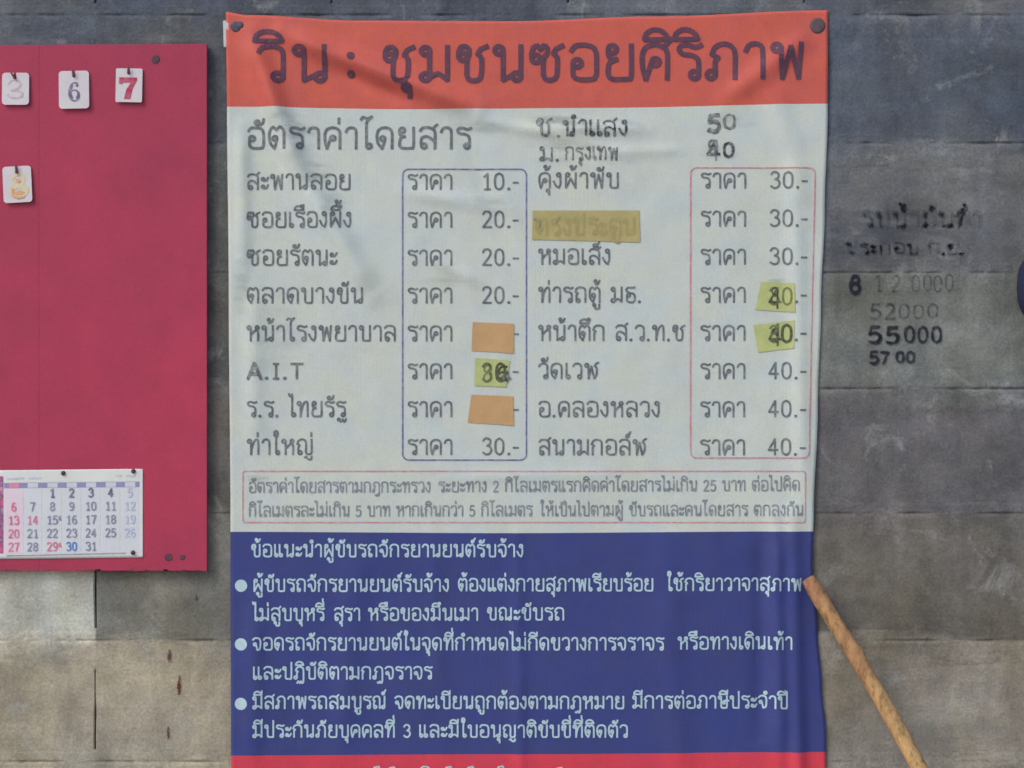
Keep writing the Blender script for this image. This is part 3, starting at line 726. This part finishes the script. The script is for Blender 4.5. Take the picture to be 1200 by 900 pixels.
line('0', 580.5, 594, 447, 21, 3.2, bp, lift=.0013); line('6', 582, 598, 446, 17, 2.6, bp, lift=.0015); line('4', 586, 600, 447, 12, 2.4, pencil, lift=.0017)
line('3', 901, 914, 357, 19, 2.6, bq, lift=.0013); line('4', 900, 917, 361, 24, 2.4, bp, lift=.0014, wob=.4); line('8', 903, 913, 356, 19, 1.6, bp, lift=.0016); line('0', 916, 929, 357, 19.5, 2.6, bq, lift=.0013)
line('3', 901, 914, 401, 19, 2.6, bq, lift=.0013); line('4', 900, 917, 405, 25, 2.9, bp, lift=.0014, wob=.4); line('6', 902, 912, 400, 15, 1.6, bp, lift=.0016); line('0', 915, 929, 401, 20, 3.4, bp, lift=.0013)
# handwriting and wiped smudges above the table, then painted shade along the folds
line('ช', 629, 648, 160, 20, 3.0, pencil2, wob=.5, jit=.3); line('.', 652, 658, 161, 18, 2.2, pencil2); line('นำแสง', 659, 736, 160, 18, 2.4, pencil, wob=.8, jit=.35)
line('ม.', 632, 656, 189, 16, 2.3, pencil2, wob=.5, jit=.3); line('กรุงเทพ', 662, 725, 188, 15, 1.9, pencil2, wob=.7, jit=.35)
line('5', 829, 845, 155, 20, 4.2, pencil2, wob=.4, jit=.3); line('5', 830, 844, 153, 17, 2.4, pencil2, wob=.4, jit=.3, lift=.001); line('0', 847, 863, 151, 16, 3.0, pencil2, jit=.3)
line('4', 828, 845, 188, 23, 3.2, pencil, jit=.3); line('9', 829, 841, 182, 17, 2.4, pencil2, jit=.3, lift=.001); line('0', 847, 861, 184, 16, 3.0, pencil, jit=.3)
smg, t, b = new_mat('graphite_and_fold_shade', .7); b.inputs['Base Color'].default_value = A(120, 128, 128)  # grey of the wiped smudges, also used to paint fold shade
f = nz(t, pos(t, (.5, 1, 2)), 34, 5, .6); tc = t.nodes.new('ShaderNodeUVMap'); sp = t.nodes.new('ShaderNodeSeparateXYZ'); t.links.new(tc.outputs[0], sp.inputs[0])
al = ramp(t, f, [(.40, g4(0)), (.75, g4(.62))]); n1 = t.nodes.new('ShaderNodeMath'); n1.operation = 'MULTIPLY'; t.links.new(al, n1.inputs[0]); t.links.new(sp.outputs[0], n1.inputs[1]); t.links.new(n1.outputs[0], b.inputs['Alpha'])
def smudge_and_shade(u, v, a, bb, k=1.0, mm=smg, parent=banner, fn=B, lift=.0012, nm='smudge_and_shade'):
    V, F, W = [], [], []; nr, na = 4, 20
    V.append(fn(u, v, lift)); W.append(k)
    for r in range(1, nr + 1):
        for i in range(na):
            an = 2 * math.pi * i / na; q = r / nr
            V.append(fn(u + a * q * math.cos(an), v + bb * q * math.sin(an), lift)); W.append(k * (1 - q ** 1.5))
    for i in range(na): F.append((0, 1 + (i + 1) % na, 1 + i))
    for r in range(nr - 1):
        for i in range(na): j = (i + 1) % na; p, q = 1 + r * na, 1 + (r + 1) * na; F.append((p + i, p + j, q + j, q + i))
    o = mesh(nm, V, F, mm, parent); uv = o.data.uv_layers.new(name='UVMap')
    for lp in o.data.loops: uv.data[lp.index].uv = (W[lp.vertex_index], 0)
    return o
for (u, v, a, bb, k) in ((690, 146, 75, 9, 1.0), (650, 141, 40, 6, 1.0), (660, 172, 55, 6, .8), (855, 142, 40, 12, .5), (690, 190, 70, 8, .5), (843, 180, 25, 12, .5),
                         (352, 158, 26, 22, .75), (372, 205, 22, 26, .8), (392, 245, 20, 24, .55), (335, 140, 22, 12, .6), (330, 400, 40, 60, .25), (283, 330, 12, 60, .5), (520, 330, 30, 10, .4),  # begins with fold shade painted as dark patches down the diagonal crease
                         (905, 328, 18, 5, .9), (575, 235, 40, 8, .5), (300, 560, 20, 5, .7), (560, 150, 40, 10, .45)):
    smudge_and_shade(u, v, a, bb, k)

stain_m = smg.copy(); stain_m.name = 'wall_scrub_stain'; stain_m.node_tree.nodes['Principled BSDF'].inputs['Base Color'].default_value = A(56, 62, 76)
lime_m = smg.copy(); lime_m.name = 'wall_lime_stain'; lime_m.node_tree.nodes['Principled BSDF'].inputs['Base Color'].default_value = A(150, 152, 146)
for (u, v, a, bb, k, mm) in ((1040, 272, 130, 42, 1.0, stain_m), (1010, 305, 80, 22, .8, stain_m), (1085, 195, 60, 24, .7, lime_m), (1000, 190, 50, 18, .6, lime_m), (1150, 6, 70, 16, .9, lime_m),
                             (1030, 372, 60, 22, .5, lime_m), (1120, 425, 80, 28, .6, lime_m), (180, 775, 80, 22, .8, lime_m), (60, 766, 60, 12, .7, lime_m), (1100, 850, 120, 30, .45, lime_m), (40, 45, 90, 10, .5, lime_m), (200, 44, 60, 8, .5, lime_m)):
    smudge_and_shade(u, v, a, bb, k, mm, wall, onwall, .0012, 'wall_stain')
# fixings
wash = painted('fixing_grey', A(84, 72, 78), .25, 60, .6); wash2 = painted('fixing_dark', A(74, 72, 84), .3, 60, .6)
pin('fixing_washer', 957.5, 30.5, 9.2, B, .0014, wash, banner, 20)
pin('fixing_washer', 276.5, 31.5, 6.4, B, .0012, wash2, banner, 9)
pin('fixing_nail', 281.5, 29.5, 4.2, B, .0020, wash2, banner, 8)
V, F = [], []; slab(V, F, [(261.5, 25), (264, 24), (268, 28), (267.5, 46), (266.5, 55), (262.5, 55.5)], P, .0030, .0038)
mesh('torn_backing', V, F, painted('white_backing', A(176, 180, 186), .08, 40), banner)

# ------------------------------------------------------------------ wooden stick leaning on the wall
stick = thing('wooden_stick', 'bare brown wooden stick leaning on the wall over the right edge of the banner', 'stick', (0, 0, 0))
st_m, t, b = new_mat('stick_bark', .75, .25)
c = ramp(t, nz(t, pos(t, (1, 1, .35)), 13, 5, .65), [(.30, A(132, 92, 74)), (.48, A(160, 125, 88)), (.68, A(180, 150, 104))])
c = mix(t, 'MULTIPLY', 1, c, ramp(t, nz(t, pos(t, (1, 1, .5)), 75, 7, .75), [(.36, g4(.5)), (.5, g4(1)), (.72, g4(1.2))]))
t.links.new(c, b.inputs['Base Color']); bump(t, b, nz(t, pos(t, (1, 1, .4)), 60, 7, .7), .8, .006)
path, rad = [], []; n = 70
top = Vector((0, 0, 0))
for i in range(n + 1):
    q = i / n; v = 678 + (1556 - 678) * q; d = .030 + .36 * q
    u = 949 + (v - 678) * .572 + 2.5 * math.sin(v * .017) + (1.2 if i > 1 else 0) * math.exp(-((v - 762) / 16) ** 2)
    kk = 1 - d / D
    path.append(P(600 + (u - 600) * kk, 450 + (v - 450) * kk if q < .98 else v, d))
    rad.append((9.7 + 1.2 * q + 1.5 * math.exp(-((v - 768) / 9) ** 2) + .8 * math.exp(-((v - 700) / 8) ** 2) + .9 * math.exp(-((v - 846) / 9) ** 2) - .6 + .35 * random.uniform(-1, 1)) * S * (.80 if i == 0 else 1))
base_z = path[-1].z
for k, p in enumerate(path): p.z -= (base_z - .01) * (k / n) ** 6
V, F = [], []; tube(V, F, path, rad, 16)
o = mesh('stem', V, F, st_m, stick, smooth=True)
# sawn top face, facing up the stick
tn = (path[0] - path[1]).normalized(); x = Vector((0, 1, 0)).cross(tn).normalized(); y = tn.cross(x); V, F = [path[0] + tn * .0006], []
for j in range(16): a = 2 * math.pi * j / 16; V.append(path[0] + tn * .0004 + (x * math.cos(a) + y * math.sin(a)) * rad[0] * .97)
for j in range(16): F.append((0, 1 + j, 1 + (j + 1) % 16))
mesh('cut_end', V, F, painted('cut_wood', A(196, 160, 118), .12, 80), stick)

# ------------------------------------------------------------------ dark thing cut off by the right edge
bag_m = painted('navy_cloth', A(36, 42, 66), .12, 30, .8)
V, F = [], []; nr, na = 12, 28; cu, cv = 1232, 337
for r in range(nr + 1):
    ph = math.pi / 2 * r / nr
    for i in range(na):
        a = 2 * math.pi * i / na; x = (abs(math.cos(a)) ** .75) * math.copysign(1, math.cos(a)); z = (abs(math.sin(a)) ** .75) * math.copysign(1, math.sin(a))
        V.append(P(cu + 41 * x * math.cos(ph), cv + 43 * z * math.cos(ph) * (1 + .04 * noise.noise(Vector((x, z, 2)))), .003 + .06 * math.sin(ph)))
for r in range(nr):
    for i in range(na): j = (i + 1) % na; F.append((r * na + i, r * na + j, (r + 1) * na + j, (r + 1) * na + i))
o = mesh('hanging_pouch', V, F, bag_m, None, smooth=True)
o['label'] = 'dark navy rounded object hung on the wall, cut off by the right edge'; o['category'] = 'pouch'
